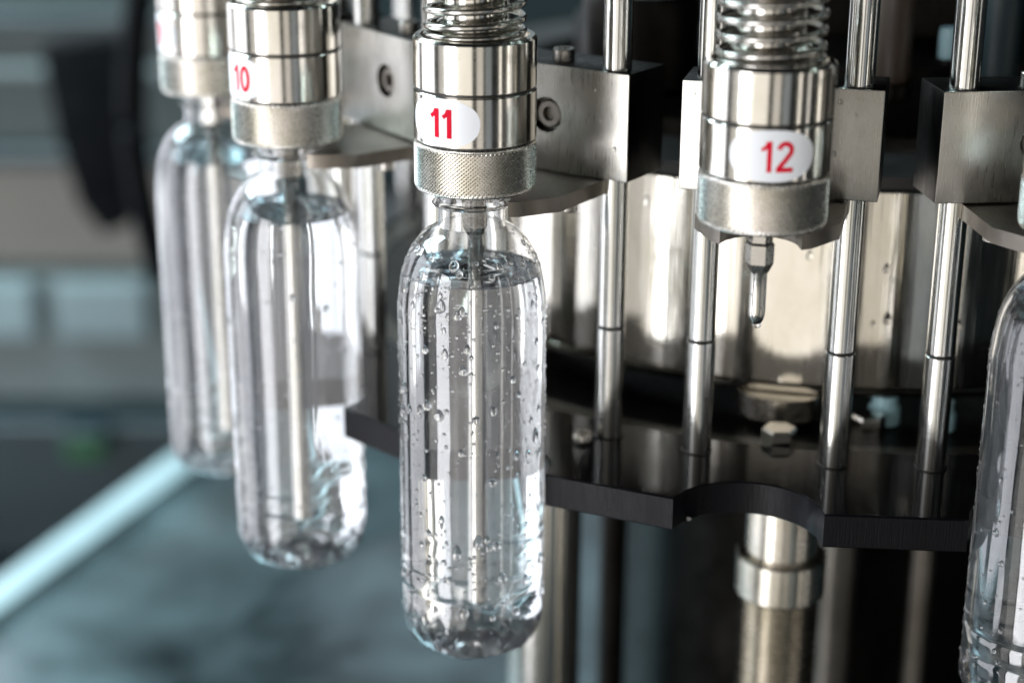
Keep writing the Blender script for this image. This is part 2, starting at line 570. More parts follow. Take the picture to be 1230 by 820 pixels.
# ------------------------------------------------------------------ guide rods
UP_ME = to_mesh("upper_rod", lathe_bm([(0, 0.0), (0.0062, 0.0), (0.0062, 0.36), (0, 0.36)], 48), M['rod'])
SL_ME = to_mesh("sleeve", lathe_bm([(0, -0.0525), (0.0060, -0.0525), (0.0064, -0.0521), (0.0064, -0.0004), (0.0061, 0.0), (0, 0.0)], 48), M['sleeve'])
SEAM_ME = to_mesh("seam_ring", lathe_bm([(0.004, -0.0001), (0.00615, -0.0001), (0.00615, 0.0005), (0.004, 0.0005)], 48, True), M['rubber'])
FOOT_ME = to_mesh("foot_ring", lathe_bm([(0.0045, 0.0002), (0.0070, 0.0002), (0.0067, 0.0006), (0.0045, 0.0006)], 48, True), M['rubber'])
rods = {(9, -1): "leftmost steel guide rod, behind the most blurred water bottle",
        (8, -1): "blurred steel guide rod far back on the left, behind head 9's bottle",
        (8, 1): "blurred steel guide rod far back, behind the bottle of head 10",
        (7, -1): "blurred far guide rod right of the bottle of head 10",
        (7, 1): "blurred far guide rod just left of the bottle of head 11",
        (9, 1): "second steel guide rod from the left, behind the bottle under head 10",
        (10, -1): "steel guide rod in the gap between the bottles under heads 10 and 11",
        (10, 1): "steel guide rod hidden behind the left side of the bottle under head 11",
        (11, -1): "steel guide rod seen through the middle of the bottle under head 11",
        (11, 1): "steel guide rod just right of the bottle under head 11, beside a small screw",
        (12, -1): "steel guide rod just left of head 12 and its bare nozzle",
        (12, 1): "steel guide rod just right of head 12 and its bare nozzle",
        (13, -1): "rightmost steel guide rod, left of the bottle cut by the frame"}
for (k, sg), lab in rods.items():
    g = thing("guide_rod", lab, "rod", Matrix.Translation(station(k, sg * 0.0302, -0.0617, 0)), "steel guide rods round the drum")
    o = link_mesh("upper_rod", UP_ME, g); o.location = (0, 0, -0.0716)
    o = link_mesh("seam_ring", SEAM_ME, g); o.location = (0, 0, -0.0725)
    o = link_mesh("sleeve", SL_ME, g); o.location = (0, 0, -0.0729)
    o = link_mesh("foot_ring", FOOT_ME, g); o.location = (0, 0, PLATE_Z)

# ------------------------------------------------------------------ slide blocks with screw, counterbored bolt and neck fork
BX = 0.0413


def block_bm():
    bm = box_bm(-BX, BX, 0.053, 0.083, -0.0040, 0.0425)
    # counterbore in the front face
    fr = [f for f in bm.faces if f.normal.y < -0.9][0]
    bm.faces.remove(fr)
    bm.verts.ensure_lookup_table()
    N = 32
    rim = [bm.verts.new((0.0078 * cos(2 * pi * i / N), 0.053, 0.0205 + 0.0078 * sin(2 * pi * i / N))) for i in range(N)]
    deep = [bm.verts.new((v.co.x * 0.97, 0.0585, 0.0205 + (v.co.z - 0.0205) * 0.97)) for v in rim]
    for i in range(N):
        j = (i + 1) % N
        bm.faces.new((rim[i], rim[j], deep[j], deep[i]))
    bm.faces.new(deep)
    c = {}
    for v in bm.verts:
        if abs(v.co.y - 0.053) < 1e-6 and abs(abs(v.co.x) - BX) < 1e-6:
            c[(v.co.x > 0, v.co.z > 0.02)] = v
    quad = [(c[(True, True)], 0, N // 4), (c[(False, True)], N // 4, N // 2), (c[(False, False)], N // 2, 3 * N // 4), (c[(True, False)], 3 * N // 4, N)]
    # four fans; shift by an eighth so that each corner owns its quarter of the rim
    for q, (cv, a, b) in enumerate(quad):
        for i in range(a, b):
            bm.faces.new((cv, rim[(i + 1) % N], rim[i % N]))
        nxt = quad[(q + 1) % 4][0]
        bm.faces.new((cv, nxt, rim[b % N]))
    bmesh.ops.recalc_face_normals(bm, faces=bm.faces)
    ed = [e for e in bm.edges if all(abs(abs(v.co.x) - BX) < 1e-6 for v in e.verts) or
          (len(e.link_faces) == 2 and e.link_faces[0].normal.dot(e.link_faces[1].normal) < 0.1 and all(v.co.y > 0.0529 for v in e.verts) and
           all(abs(v.co.z - 0.0205) > 0.02 for v in e.verts))]
    bmesh.ops.bevel(bm, geom=list(set(ed)), offset=0.0006, segments=2, affect='EDGES', profile=0.5)
    return bm


def fork_bm():
    pts = [(0.0290, 0.062), (0.0290, 0.020), (0.0195, 0.003), (0.0160, 0.0005)]
    arc = []
    for i in range(17):
        a = pi * i / 16
        arc.append((0.0152 * cos(a), 0.0005 + 0.0152 * sin(a)))
    outl = pts + arc[1:-1] + [(-x, y) for x, y in reversed(pts)]
    return prism_bm(outl, -0.0112, -0.0048)


def cap_screw_bm():
    return lathe_bm([(0, -0.001), (0.0048, -0.001), (0.0048, 0.0045), (0.0044, 0.0050), (0.0028, 0.0050), (0.0026, 0.0022), (0, 0.0022)], 40)


def bolt_bm():
    bm = lathe_bm([(0, 0.0), (0.0062, 0.0), (0.0062, 0.0030), (0.0055, 0.0036), (0.0032, 0.0036), (0.0030, 0.0014), (0, 0.0014)], 40)
    bmesh.ops.rotate(bm, verts=bm.verts, cent=(0, 0, 0), matrix=Matrix.Rotation(radians(90), 3, 'X'))
    return bm


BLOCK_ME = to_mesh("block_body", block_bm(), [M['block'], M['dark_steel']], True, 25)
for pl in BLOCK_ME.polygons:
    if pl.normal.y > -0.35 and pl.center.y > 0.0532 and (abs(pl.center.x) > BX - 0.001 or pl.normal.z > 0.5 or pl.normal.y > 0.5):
        pl.material_index = 1                          # front face keeps the brighter steel; end, top and back faces darker
FORK_ME = to_mesh("neck_fork", fork_bm(), M['fork'], True, 30)
CAP_ME = to_mesh("cap_screw", cap_screw_bm(), M['screw'])
BOLT_ME = to_mesh("bolt", bolt_bm(), M['fork'])
STUB_ME = to_mesh("fork_stud", lathe_bm([(0, -0.0165), (0.0036, -0.0165), (0.0041, -0.016), (0.0041, -0.0112), (0, -0.0112)], 32), M['screw'])
bl_labels = {9: "brushed steel slide block behind head 9 at the far left",
             10: "brushed steel slide block with a round bolt hole between heads 10 and 11",
             11: "brushed steel slide block right of head 11 with a bolt in its round hole",
             12: "bright brushed steel slide block behind head 12, seen on both its sides",
             13: "dark reflecting steel slide block at the right edge of the frame"}
for k in (9, 10, 11, 12, 13):
    b = thing("slide_block", bl_labels[k], "slide block", station_matrix(k), "steel slide blocks on the guide rods")
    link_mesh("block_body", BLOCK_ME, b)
    link_mesh("neck_fork", FORK_ME, b)
    o = link_mesh("cap_screw", CAP_ME, b); o.location = (0.0, 0.0665, 0.0425)
    for s in (-1, 1):
        o = link_mesh("fork_stud", STUB_ME, b); o.location = (s * 0.0205, 0.040, 0)
    o = link_mesh("bolt", BOLT_ME, b); o.location = (0, 0.0586, 0.0205)

    rb = random.Random(70 + k)
    for i in range({11: 5, 12: 6, 13: 3}.get(k, 2)):
        put_drop(b, Vector((rb.choice((-1, 1)) * rb.uniform(0.022, 0.040), 0.053, rb.uniform(0.002, 0.038))), Vector((0, -1, 0)), rb.uniform(0.0005, 0.0011), rb.uniform(1, 1.5))

# ------------------------------------------------------------------ numbered filling heads
RH = 0.0253


def knurl_bm(pitches=86, rows=12, z0=0.0, z1=0.0203):
    bm = bmesh.new()
    per = 4
    nu = pitches * per // 2 * 2
    nv = rows * per
    rings = []
    # chamfer below, knurled band, chamfer above
    def ring(r, z): return [bm.verts.new((r * cos(2 * pi * i / nu), r * sin(2 * pi * i / nu), z)) for i in range(nu)]
    rings.append(ring(0.0155, z0 + 0.0004))
    rings.append(ring(RH - 0.0013, z0))
    rings.append(ring(RH - 0.0008, z0 + 0.0002))
    for j in range(nv + 1):
        z = z0 + 0.0008 + (z1 - z0 - 0.0014) * j / nv
        row = []
        for i in range(nu):
            u = i / per
            v = j / per
            p = abs(((u + v) % 1.0) - 0.5) * 2
            q = abs(((u - v) % 1.0) - 0.5) * 2
            h = 0.00052 * min(1 - p * 0.999, 1 - q * 0.999) ** 0.8
            edge = min(1.0, j / 3.0, (nv - j) / 3.0)
            r = RH - 0.00045 + h * edge
            a = 2 * pi * i / nu
            row.append(bm.verts.new((r * cos(a), r * sin(a), z)))
        rings.append(row)
    rings.append(ring(RH - 0.0006, z1 - 0.0003))
    rings.append(ring(RH - 0.0014, z1))
    rings.append(ring(0.012, z1))
    for A, B in zip(rings, rings[1:]):
        for i in range(nu):
            j = (i + 1) % nu
            bm.faces.new((A[i], A[j], B[j], B[i]))
    bmesh.ops.recalc_face_normals(bm, faces=bm.faces)
    return bm


def tube_prof(r, z0, z1, ch=0.0005):
    return [(0.012, z0), (r - ch, z0), (r, z0 + ch), (r, z1 - ch), (r - ch, z1), (0.012, z1)]


HM = {}
HM['knurl'] = to_mesh("knurled_ring", knurl_bm(), M['knurl'], False)
HM['lower'] = to_mesh("lower_collar", lathe_bm(tube_prof(RH - 0.0001, 0.0209, 0.0414), 160, True), M['collar'])
HM['upper'] = to_mesh("upper_collar", lathe_bm([(0.012, 0.0424), (RH - 0.0006, 0.0424), (RH - 0.0001, 0.0429), (RH - 0.0001, 0.0618), (RH - 0.0011, 0.0630),
                                               (0.0222, 0.0630), (0.0220, 0.0606), (0.012, 0.0606)], 160, True), M['collar'])
HM['seal'] = to_mesh("seal_ring", lathe_bm([(0.012, 0.0408), (RH - 0.0008, 0.0408), (RH - 0.0008, 0.0430), (0.012, 0.0430)], 96, True), M['rubber'])
HM['seal2'] = to_mesh("seal_ring", lathe_bm([(0.012, 0.0202), (RH - 0.0010, 0.0202), (RH - 0.0010, 0.0210), (0.012, 0.0210)], 96, True), M['rubber'])
HM['spindle'] = to_mesh("spindle", lathe_bm([(0, 0.0605), (0.0155, 0.0605), (0.0155, 0.068), (0.0130, 0.069), (0.0130, 0.20), (0, 0.20)], 64), M['collar'])
path = []
turns, zs, ze = 13, 0.0622, 0.150
pitch = 0.0062
for i in range(turns * 40 + 1):
    a = 2 * pi * i / 40
    tt = i / 40
    z = 0.0624 + (0.0031 * tt if tt < 1 else 0.0031 + pitch * (tt - 1))
    path.append(Vector((0.0196 * cos(a + 2.2), 0.0196 * sin(a + 2.2), z)))
HM['spring'] = to_mesh("spring", sweep_bm(path, 0.00150, 10), M['spring'], True, 60)
nz_prof = [(0, -0.0425), (0.0013, -0.0425), (0.0026, -0.0412), (0.0032, -0.0392), (0.0034, -0.0370), (0.0034, -0.0200), (0.0038, -0.0190)]
bm = lathe_bm(nz_prof + [(0.0038, 0.001), (0, 0.001)], 40)
HM['nozzle'] = to_mesh("nozzle", bm, M['collar'])
bm = bmesh.new()                                       # hexagonal nut with tapered lower end
lathe(bm, [(0.0030, -0.0215), (0.0037, -0.0212), (0.0056, -0.0172), (0.0056, -0.0095), (0.0048, -0.0085), (0.0048, 0.0008), (0.003, 0.0008)], 6)
bmesh.ops.recalc_face_normals(bm, faces=bm.faces)
HM['nut'] = to_mesh("nozzle_nut", bm, M['screw'], True, 20)
HM['tube'] = to_mesh("filling_tube", lathe_bm([(0, -0.1880), (0.0020, -0.1880), (0.0031, -0.1868), (0.0031, -0.0360), (0, -0.0360)], 32), M['collar'])
HM['seat'] = to_mesh("sealing_seat", lathe_bm([(0.004, -0.0002), (0.0150, -0.0002), (0.0158, 0.0006), (0.004, 0.0006)], 64, True), M['rubber'])


def wrap(bm, r, off):
    for v in bm.verts:
        a = v.co.x / RH + off
        rr = r + v.co.y
        v.co = Vector((rr * sin(a), -rr * cos(a), v.co.z))


def sticker_bm(off, w=0.0170, h=0.0098, zc=0.0311):
    bm = bmesh.new()
    NR, NA = 8, 64
    e = 2.35
    ctr = [bm.verts.new((0, 0.00012, zc)), ]
    rings = []
    for j in range(1, NR + 1):
        f = j / NR
        row = []
        for i in range(NA):
            a = 2 * pi * i / NA
            x = abs(cos(a)) ** (2 / e) * (1 if cos(a) >= 0 else -1) * w * f
            z = abs(sin(a)) ** (2 / e) * (1 if sin(a) >= 0 else -1) * h * f
            row.append(bm.verts.new((x, 0.00012, zc + z)))
        rings.append(row)
    rim = [bm.verts.new((v.co.x, -0.0002, v.co.z)) for v in rings[-1]]
    rings.append(rim)
    for i in range(NA):
        bm.faces.new((ctr[0], rings[0][i], rings[0][(i + 1) % NA]))
    for A, B in zip(rings, rings[1:]):
        for i in range(NA):
            j = (i + 1) % NA
            bm.faces.new((A[i], B[i], B[j], A[j]))
    bmesh.ops.recalc_face_normals(bm, faces=bm.faces)
    wrap(bm, RH - 0.0001, off)
    bmesh.ops.recalc_face_normals(bm, faces=bm.faces)
    return bm


def stroke_strip(bm, pts, w, closed=False):
    """flat ribbon of width w along pts in the x/z plane"""
    n = len(pts)
    L, Rr = [], []
    for i in range(n):
        if closed:
            d0 = Vector(pts[i]) - Vector(pts[(i - 1) % n]); d1 = Vector(pts[(i + 1) % n]) - Vector(pts[i])
        else:
            d0 = Vector(pts[i]) - Vector(pts[max(i - 1, 0)]); d1 = Vector(pts[min(i + 1, n - 1)]) - Vector(pts[i])
            if i == 0: d0 = d1
            if i == n - 1: d1 = d0
        d0 = d0.normalized(); d1 = d1.normalized()
        t = (d0 + d1).normalized()
        nn = Vector((-t.y, t.x))
        k = 1.0 / max(0.5, nn.dot(Vector((-d1.y, d1.x))))
        p = Vector(pts[i])
        a = p + nn * w / 2 * k
        b = p - nn * w / 2 * k
        L.append(bm.verts.new((a.x, 0.00022, a.y))); Rr.append(bm.verts.new((b.x, 0.00022, b.y)))
    for i in range(n if closed else n - 1):
        j = (i + 1) % n
        bm.faces.new((L[i], L[j], Rr[j], Rr[i]))


def dens(pts, step=0.0006):
    out = []
    for a, b in zip(pts, pts[1:]):
        a, b = Vector(a), Vector(b)
        k = max(1, int((b - a).length / step))
        out += [tuple(a.lerp(b, i / k)) for i in range(k)]
    return out + [pts[-1]]


def digit_bm(ch, x0, zc, off, H=0.0117, sw=0.0016):
    bm = bmesh.new()
    h = H / 2 - sw / 2
    w = 0.0021
    if ch == '1':
        stroke_strip(bm, dens([(x0 + 0.0007, zc - H / 2), (x0 + 0.0007, zc + H / 2)]), sw)
        fl_ = [(x0 - 0.0022, zc + H / 2 - 0.0034), (x0 - 0.0006, zc + H / 2 - 0.0022), (x0 + 0.0003, zc + H / 2 - 0.0003)]
        stroke_strip(bm, dens(fl_), sw * 0.8)
    elif ch == '0':
        stroke_strip(bm, [(x0 + w * cos(2 * pi * i / 40), zc + h * sin(2 * pi * i / 40)) for i in range(40)], sw, True)
    elif ch == '2':
        rr = 0.0024
        cz = zc + h - rr
        pts = [(x0 + rr * 0.98 * cos(a), cz + rr * sin(a)) for a in [pi * 0.97 - i * pi * 1.17 / 20 for i in range(21)]]
        pts += [(x0 - 0.0002, zc - h * 0.34), (x0 - 0.0018, zc - h * 0.72), (x0 - 0.0026, zc - h + 0.0001)]
        stroke_strip(bm, dens(pts, 0.0005), sw)
        stroke_strip(bm, dens([(x0 - 0.0033, zc - h), (x0 + 0.0031, zc - h)]), sw)
    elif ch == '9':
        rr = 0.0023
        cz = zc + h - rr * 1.15
        stroke_strip(bm, [(x0 + rr * cos(2 * pi * i / 32), cz + rr * 1.15 * sin(2 * pi * i / 32)) for i in range(32)], sw, True)
        pts = [(x0 + rr, cz), (x0 + rr * 0.98, zc - h * 0.2), (x0 + rr * 0.6, zc - h * 0.8), (x0, zc - h), (x0 - rr * 0.7, zc - h * 0.85), (x0 - rr * 0.95, zc - h * 0.55)]
        stroke_strip(bm, dens(pts), sw)
    wrap(bm, RH - 0.0001, off)
    bmesh.ops.recalc_face_normals(bm, faces=bm.faces)
    # face outwards
    for f in bm.faces:
        c = f.calc_center_median()
        if f.normal.x * c.x + f.normal.y * c.y < 0: f.normal_flip()
    return bm


hd_labels = {9: "blurred steel filling head numbered 9 at the far left, partly hidden by head 10",
             10: "steel filling head with red number 10 on a white oval sticker",
             11: "steel filling head with red number 11 and a coil spring on top",
             12: "steel filling head with red number 12 and bare nozzle, no bottle under it",
             13: "steel filling head above the bottle cut off by the right edge"}
stick = {9: radians(5), 10: radians(1), 11: radians(1.5), 12: radians(12.7)}
first_head = {}
for k in (9, 10, 11, 12, 13):
    h = thing("filling_head", hd_labels[k], "filling head", station_matrix(k), "filling heads round the carousel")
    o = link_mesh("knurled_ring", HM['knurl'], h); o.rotation_euler.z = k * 0.7
    link_mesh("lower_collar", HM['lower'], h)
    link_mesh("upper_collar", HM['upper'], h)
    link_mesh("seal_ring", HM['seal'], h)
    link_mesh("seal_ring", HM['seal2'], h)
    link_mesh("sealing_seat", HM['seat'], h)
    link_mesh("spindle", HM['spindle'], h)
    o = link_mesh("spring", HM['spring'], h); o.rotation_euler.z = {11: 0.2, 12: 1.4}.get(k, k * 1.3)
    nzl = link_mesh("nozzle", HM['nozzle'], h)
    link_mesh("nozzle_nut", HM['nut'], nzl)
    if k in (9, 10, 11):                                # the tube is let down into the bottle while it fills
        link_mesh("filling_tube", HM['tube'], h)
    if k == 12:
        o = link_mesh("water_drop", DROP_ME[0], nzl); o.location = (0.0004, -0.0005, -0.0424); o.scale = (0.0019, 0.0019 / 0.62, 0.0017)
        for (ax, az, sz) in ((-0.75, -0.030, 0.0006), (0.5, -0.035, 0.0005)):
            put_drop(nzl, Vector((0.0034 * sin(ax), -0.0034 * cos(ax), az)), Vector((sin(ax), -cos(ax), 0)), sz, 1.3)
    if k in stick:
        st = part("number_sticker", sticker_bm(stick[k], w=0.0170 if k != 12 else 0.0166), M['sticker'], h)
        txt = str(k)
        dx = {12: 0.0008, 10: 0.0036, 11: 0.0008, 9: 0.004}[k]
        gap = 0.0066 if k == 12 else 0.0058
        for i, ch in enumerate(txt):
            x = dx + (i - (len(txt) - 1) / 2) * gap + (0.0006 if k == 12 else 0)
            part("digit", digit_bm(ch, x, 0.0309, stick[k], sw=0.0021 if k == 11 else 0.0018), M['red'], st, smooth=False)

# ------------------------------------------------------------------ bottles
out_prof = [(0.0134, 0.0012), (0.0134, -0.0056), (0.0160, -0.0060), (0.0167, -0.0067), (0.0160, -0.0075), (0.0142, -0.0080), (0.0139, -0.0150),
            (0.0144, -0.0162), (0.0163, -0.0171), (0.0187, -0.0187), (0.0216, -0.0213), (0.0242, -0.0245), (0.0262, -0.0278), (0.0279, -0.0318), (0.0296, -0.0372), (0.0307, -0.0440), (0.0313, -0.0500),
            (0.03157, -0.057), (0.03157, -0.110), (0.03157, -0.160), (0.0315, -0.1675), (0.0312, -0.1690), (0.0315, -0.1705), (0.0315, -0.1775), (0.0312, -0.1790), (0.0315, -0.1805),
            (0.0315, -0.190), (0.0311, -0.1955), (0.0302, -0.2000), (0.0287, -0.2038), (0.0268, -0.2064), (0.0245, -0.2079), (0.0222, -0.2076), (0.017, -0.2048), (0.009, -0.2022), (0.0, -0.2015)]


def fine(prof, step=0.0022):
    """smooth the profile by Catmull-Rom resampling"""
    P = [Vector(p) for p in prof]
    out = []
    for i in range(len(P) - 1):
        p0, p1, p2, p3 = P[max(i - 1, 0)], P[i], P[i + 1], P[min(i + 2, len(P) - 1)]
        k = max(1, int((p2 - p1).length / step))
        for j in range(k):
            t = j / k
            q = 0.5 * ((2 * p1) + (p2 - p0) * t + (2 * p0 - 5 * p1 + 4 * p2 - p3) * t * t + (3 * p1 - p0 - 3 * p2 + p3) * t ** 3)
            out.append((max(q.x, 0.0), q.y))
    out.append(tuple(P[-1]))
    return out


OUT = out_prof[:7] + fine(out_prof[7:])
OUT[-1] = (0.0, OUT[-1][1])
WALL = 0.0005


def prof_normals(prof):
    res = []
    n = len(prof)
    for i in range(n):
        a = Vector(prof[max(i - 1, 0)]); b = Vector(prof[min(i + 1, n - 1)])
        t = (b - a).normalized()
        res.append(Vector((-t.y, t.x)) * 1.0)      # going down the outside: outward = +r
    return res


NRM = prof_normals(OUT)


def inset(d):
    res = []
    for (r, z), n in zip(OUT, NRM):
        nx, nz_ = n
        if nx < 0 and z > -0.19: nx, nz_ = -nx, -nz_
        res.append((max(r - nx * d, 0.0), z - nz_ * d))
    return res


# outward normals: going down the outside, (dr,dz) = (0,-1) -> (1, 0)
def wob(seed, amp):
    def f(x, y, z):
        r = sqrt(x * x + y * y)
        if r < 1e-6: return (x, y, z)
        a = atan2(y, x)
        nv = noise.noise(Vector((cos(a) * 1.3 + seed, sin(a) * 1.3, z * 16))) + 0.5 * noise.noise(Vector((cos(a) * 3 + seed, sin(a) * 3 + 7, z * 40)))
        base = max(0.0, (-0.168 - z) / 0.03) if z < -0.168 else 0.0
        petal = 0.00025 * min(base, 1.0) * cos(5 * a)
        bt = min(1.0, max(0.0, (-0.187 - z) / 0.008))
        k = 1 + (amp * nv + petal * (1 if z < -0.18 else 0) + bt * (0.0011 * noise.noise(Vector((x * 260 + seed, y * 260, z * 160))) + 0.0006 * noise.noise(Vector((x * 600, y * 600 + seed, z * 420))))) / r * min(1.0, r / 0.02)
        return (x * k, y * k, z)
    return f


SEG = 144


def bottle_mesh(seed, amp):
    bm = bmesh.new()
    ins = inset(WALL)
    ins[-1] = (0.0, ins[-1][1])
    inner = list(reversed(ins))
    prof = OUT + inner            # outer going down, inner going up
    # two shells joined at the lip
    lathe(bm, OUT, SEG)
    n_out = len(bm.verts)
    lathe(bm, ins, SEG)
    bm.verts.ensure_lookup_table()
    for i in range(SEG):
        j = (i + 1) % SEG
        bm.faces.new((bm.verts[i], bm.verts[j], bm.verts[n_out + j], bm.verts[n_out + i]))
    f = wob(seed, amp)
    for v in bm.verts: v.co = Vector(f(*v.co))
    bmesh.ops.recalc_face_normals(bm, faces=bm.faces)
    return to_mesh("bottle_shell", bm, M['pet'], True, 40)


def water_mesh(seed, amp, level, rough_surface):
    bm = bmesh.new()
    ins = inset(WALL * 0.5)
    ins[-1] = (0.0, ins[-1][1])
    below = [p for p in ins if p[1] < level]
    # radius at the level
    for (a, b) in zip(ins, ins[1:]):
        if a[1] >= level > b[1]:
            t = (a[1] - level) / (a[1] - b[1]); rl = a[0] + (b[0] - a[0]) * t
            break
    surf = [(0.0, level), ] + [(rl * j / 16, level) for j in range(1, 16)] + [(rl - 0.0006, level + 0.0001), (rl - 0.0001, level + 0.0008)]
    lathe(bm, surf + below, SEG)
    f = wob(seed, amp)
    for v in bm.verts:
        x, y, z = f(*v.co)
        if z > level - 0.0002:
            r = sqrt(x * x + y * y)
            fade = 1 - min(1, (r / rl)) ** 6
            z += rough_surface * fade * (noise.noise(Vector((x * 130 + seed, y * 130, 0.3))) + 0.3 * noise.noise(Vector((x * 300, y * 300 + seed, 1.3)))
                                         + 0.7 * cos(r * 900 + 3 * noise.noise(Vector((x * 90, y * 90, seed)))) * math.exp(-r * 60))
        v.co = Vector((x, y, z))
    bmesh.ops.recalc_face_normals(bm, faces=bm.faces)
    return to_mesh("water", bm, M['water'], True, 60)


def radius_at(z):
    for (a, b) in zip(OUT[7:], OUT[8:]):
        if a[1] >= z > b[1]:
            t = (a[1] - z) / (a[1] - b[1])
            s = Vector(b) - Vector(a)
            nv = Vector((-s.y, s.x)).normalized()
            return a[0] + (b[0] - a[0]) * t, nv
    return 0.0315, Vector((1, 0))


def scatter_drops(bottle, n_fine, n_big, seed, view_ang, smax=0.0019):
    """beads of condensation over the half of the bottle towards view_ang (local heading); big ones are parts, fine ones are joined"""
    rnd = random.Random(seed)
    tmpl = drop_bm(0.62, 1)
    vs = [v.co.copy() for v in tmpl.verts]
    fs = [[v.index for v in f.verts] for f in tmpl.faces]
    tmpl.free()
    verts, faces = [], []

    def place(z, a):
        r, nv = radius_at(z)
        d = Vector((sin(a), -cos(a), 0))
        return d * r + Vector((0, 0, z)), (d * nv.x + Vector((0, 0, nv.y))).normalized()
    for i in range(n_fine):
        if rnd.random() < 0.30: z = -0.017 - 0.040 * rnd.random() ** 0.8
        else: z = -0.045 - 0.152 * rnd.random()
        a = view_ang + radians(rnd.uniform(-105, 105))
        if rnd.random() < 0.25: a = view_ang + radians(rnd.choice((-1, 1)) * rnd.uniform(70, 100))
        s = 0.00034 + 0.00055 * rnd.random() ** 2.2
        p, nrm = place(z, a)
        x = Vector((0, 0, 1)).cross(nrm).normalized(); zz = nrm.cross(x) * 1
        st = rnd.uniform(0.9, 1.35)
        b0 = len(verts)
        for v in vs:
            verts.append(p + x * (v.x * s) + nrm * (v.y * s) + zz * (v.z * s * st) * -1)
        faces += [[b0 + q for q in f] for f in fs]
    me = bpy.data.meshes.new("fine_droplets")
    me.from_pydata([tuple(v) for v in verts], [], faces)
    bmm = bmesh.new(); bmm.from_mesh(me); bmesh.ops.recalc_face_normals(bmm, faces=bmm.faces); bmm.to_mesh(me); bmm.free()
    me.materials.append(M['drop'])
    me.polygons.foreach_set("use_smooth", [True] * len(me.polygons))
    o = link_mesh("fine_droplets", me, bottle)
    o["kind"] = "stuff"
    for i in range(n_big):
        z = -0.020 - 0.172 * rnd.random()
        a = view_ang + radians(rnd.uniform(-75, 80))
        s = 0.0008 + (smax - 0.0008) * rnd.random() ** 2.6
        p, nrm = place(z, a)
        put_drop(bottle, p, nrm, s, rnd.uniform(1.0, 1.45), rnd.choice((0, 0, 0, 0, 1)))


bo_labels = {9: "blurred clear water bottle under head 9, farthest left and back",
             10: "clear water bottle under head 10, second from the left",
             11: "clear water bottle under head 11 in sharp focus, beaded with droplets",
             13: "clear water bottle at the right edge, cut off by the frame"}
for k, (lvl, amp, surf) in {9: (-0.034, 0.00008, 0.0006), 10: (-0.034, 0.00010, 0.0006), 11: (-0.0365, 0.00006, 0.0006), 13: (-0.026, 0.00016, 0.0007)}.items():
    mm = station_matrix(k)
    off = {11: Vector((-0.0016, 0, 0)), 10: Vector((-0.0004, 0, 0)), 13: Vector((0.001, 0, 0))}.get(k, Vector((0, 0, 0)))
    mm.translation = mm.translation + off
    b = thing("water_bottle", bo_labels[k], "bottle", mm, "water bottles being filled")
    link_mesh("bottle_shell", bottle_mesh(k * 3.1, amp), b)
    link_mesh("water", water_mesh(k * 3.1, amp, lvl, surf), b)
    view = Vector((-0.184, -1.013, 0)) - mm.translation
    view.z = 0
    loc = mm.to_3x3().inverted() @ view
    va = atan2(loc.x, -loc.y)
    scatter_drops(b, {9: 60, 10: 260, 11: 1300, 13: 400}[k], {9: 6, 10: 40, 11: 150, 13: 30}[k], 40 + k, va, 0.0024 if k == 11 else 0.0016)

# ------------------------------------------------------------------ under the star wheel
lp = thing("lift_post", "threaded steel lift post with a plain collar below the empty scallop", "lift post", Matrix.Translation((-0.0555, -0.2435, 0.009)))
part("upper_pin", lathe_bm([(0, -0.2005), (0.0174, -0.2005), (0.0174, -0.1660), (0, -0.1660)], 64), M['post'], lp)
part("collar", lathe_bm([(0, -0.2200), (0.0208, -0.2200), (0.0214, -0.2193), (0.0214, -0.2005), (0.0205, -0.1995), (0.0170, -0.1995)], 64), M['post'], lp)
thr = []
for i in range(100):
    z = -0.2205 - i * 0.0023
    thr += [(0.0168, z), (0.0188, z - 0.00115)]
part("threaded_rod", lathe_bm([(0, -0.2200)] + thr + [(0, thr[-1][1])], 64), M['post'], lp)


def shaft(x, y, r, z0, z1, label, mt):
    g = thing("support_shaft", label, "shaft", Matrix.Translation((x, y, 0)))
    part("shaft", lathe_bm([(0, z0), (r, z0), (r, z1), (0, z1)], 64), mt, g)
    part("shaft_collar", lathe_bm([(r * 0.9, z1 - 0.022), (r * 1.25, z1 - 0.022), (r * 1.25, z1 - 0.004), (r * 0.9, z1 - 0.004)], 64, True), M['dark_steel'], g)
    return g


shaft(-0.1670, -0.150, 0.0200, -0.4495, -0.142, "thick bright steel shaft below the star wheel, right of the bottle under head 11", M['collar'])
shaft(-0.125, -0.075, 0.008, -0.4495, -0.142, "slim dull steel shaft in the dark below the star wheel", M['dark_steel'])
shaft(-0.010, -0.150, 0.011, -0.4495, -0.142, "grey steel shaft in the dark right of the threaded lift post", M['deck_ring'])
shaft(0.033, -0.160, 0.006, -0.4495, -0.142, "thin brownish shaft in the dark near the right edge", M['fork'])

vb = thing("valve_body", "blurred round steel valve with a hex bolt between drum and star wheel", "valve", Matrix.Translation((-0.0575, -0.2260, 0)))
part("valve_shell", lathe_bm([(0, -0.1283), (0.017, -0.1283), (0.0205, -0.1245), (0.0205, -0.1138), (0, -0.1138)], 48), M['post'], vb)


def hex_bm(r, h):
    bm = bmesh.new()
    lathe(bm, [(0, 0), (r, 0), (r, h * 0.85), (r * 0.9, h), (0, h)], 6)
    bmesh.ops.recalc_face_normals(bm, faces=bm.faces)
    return bm


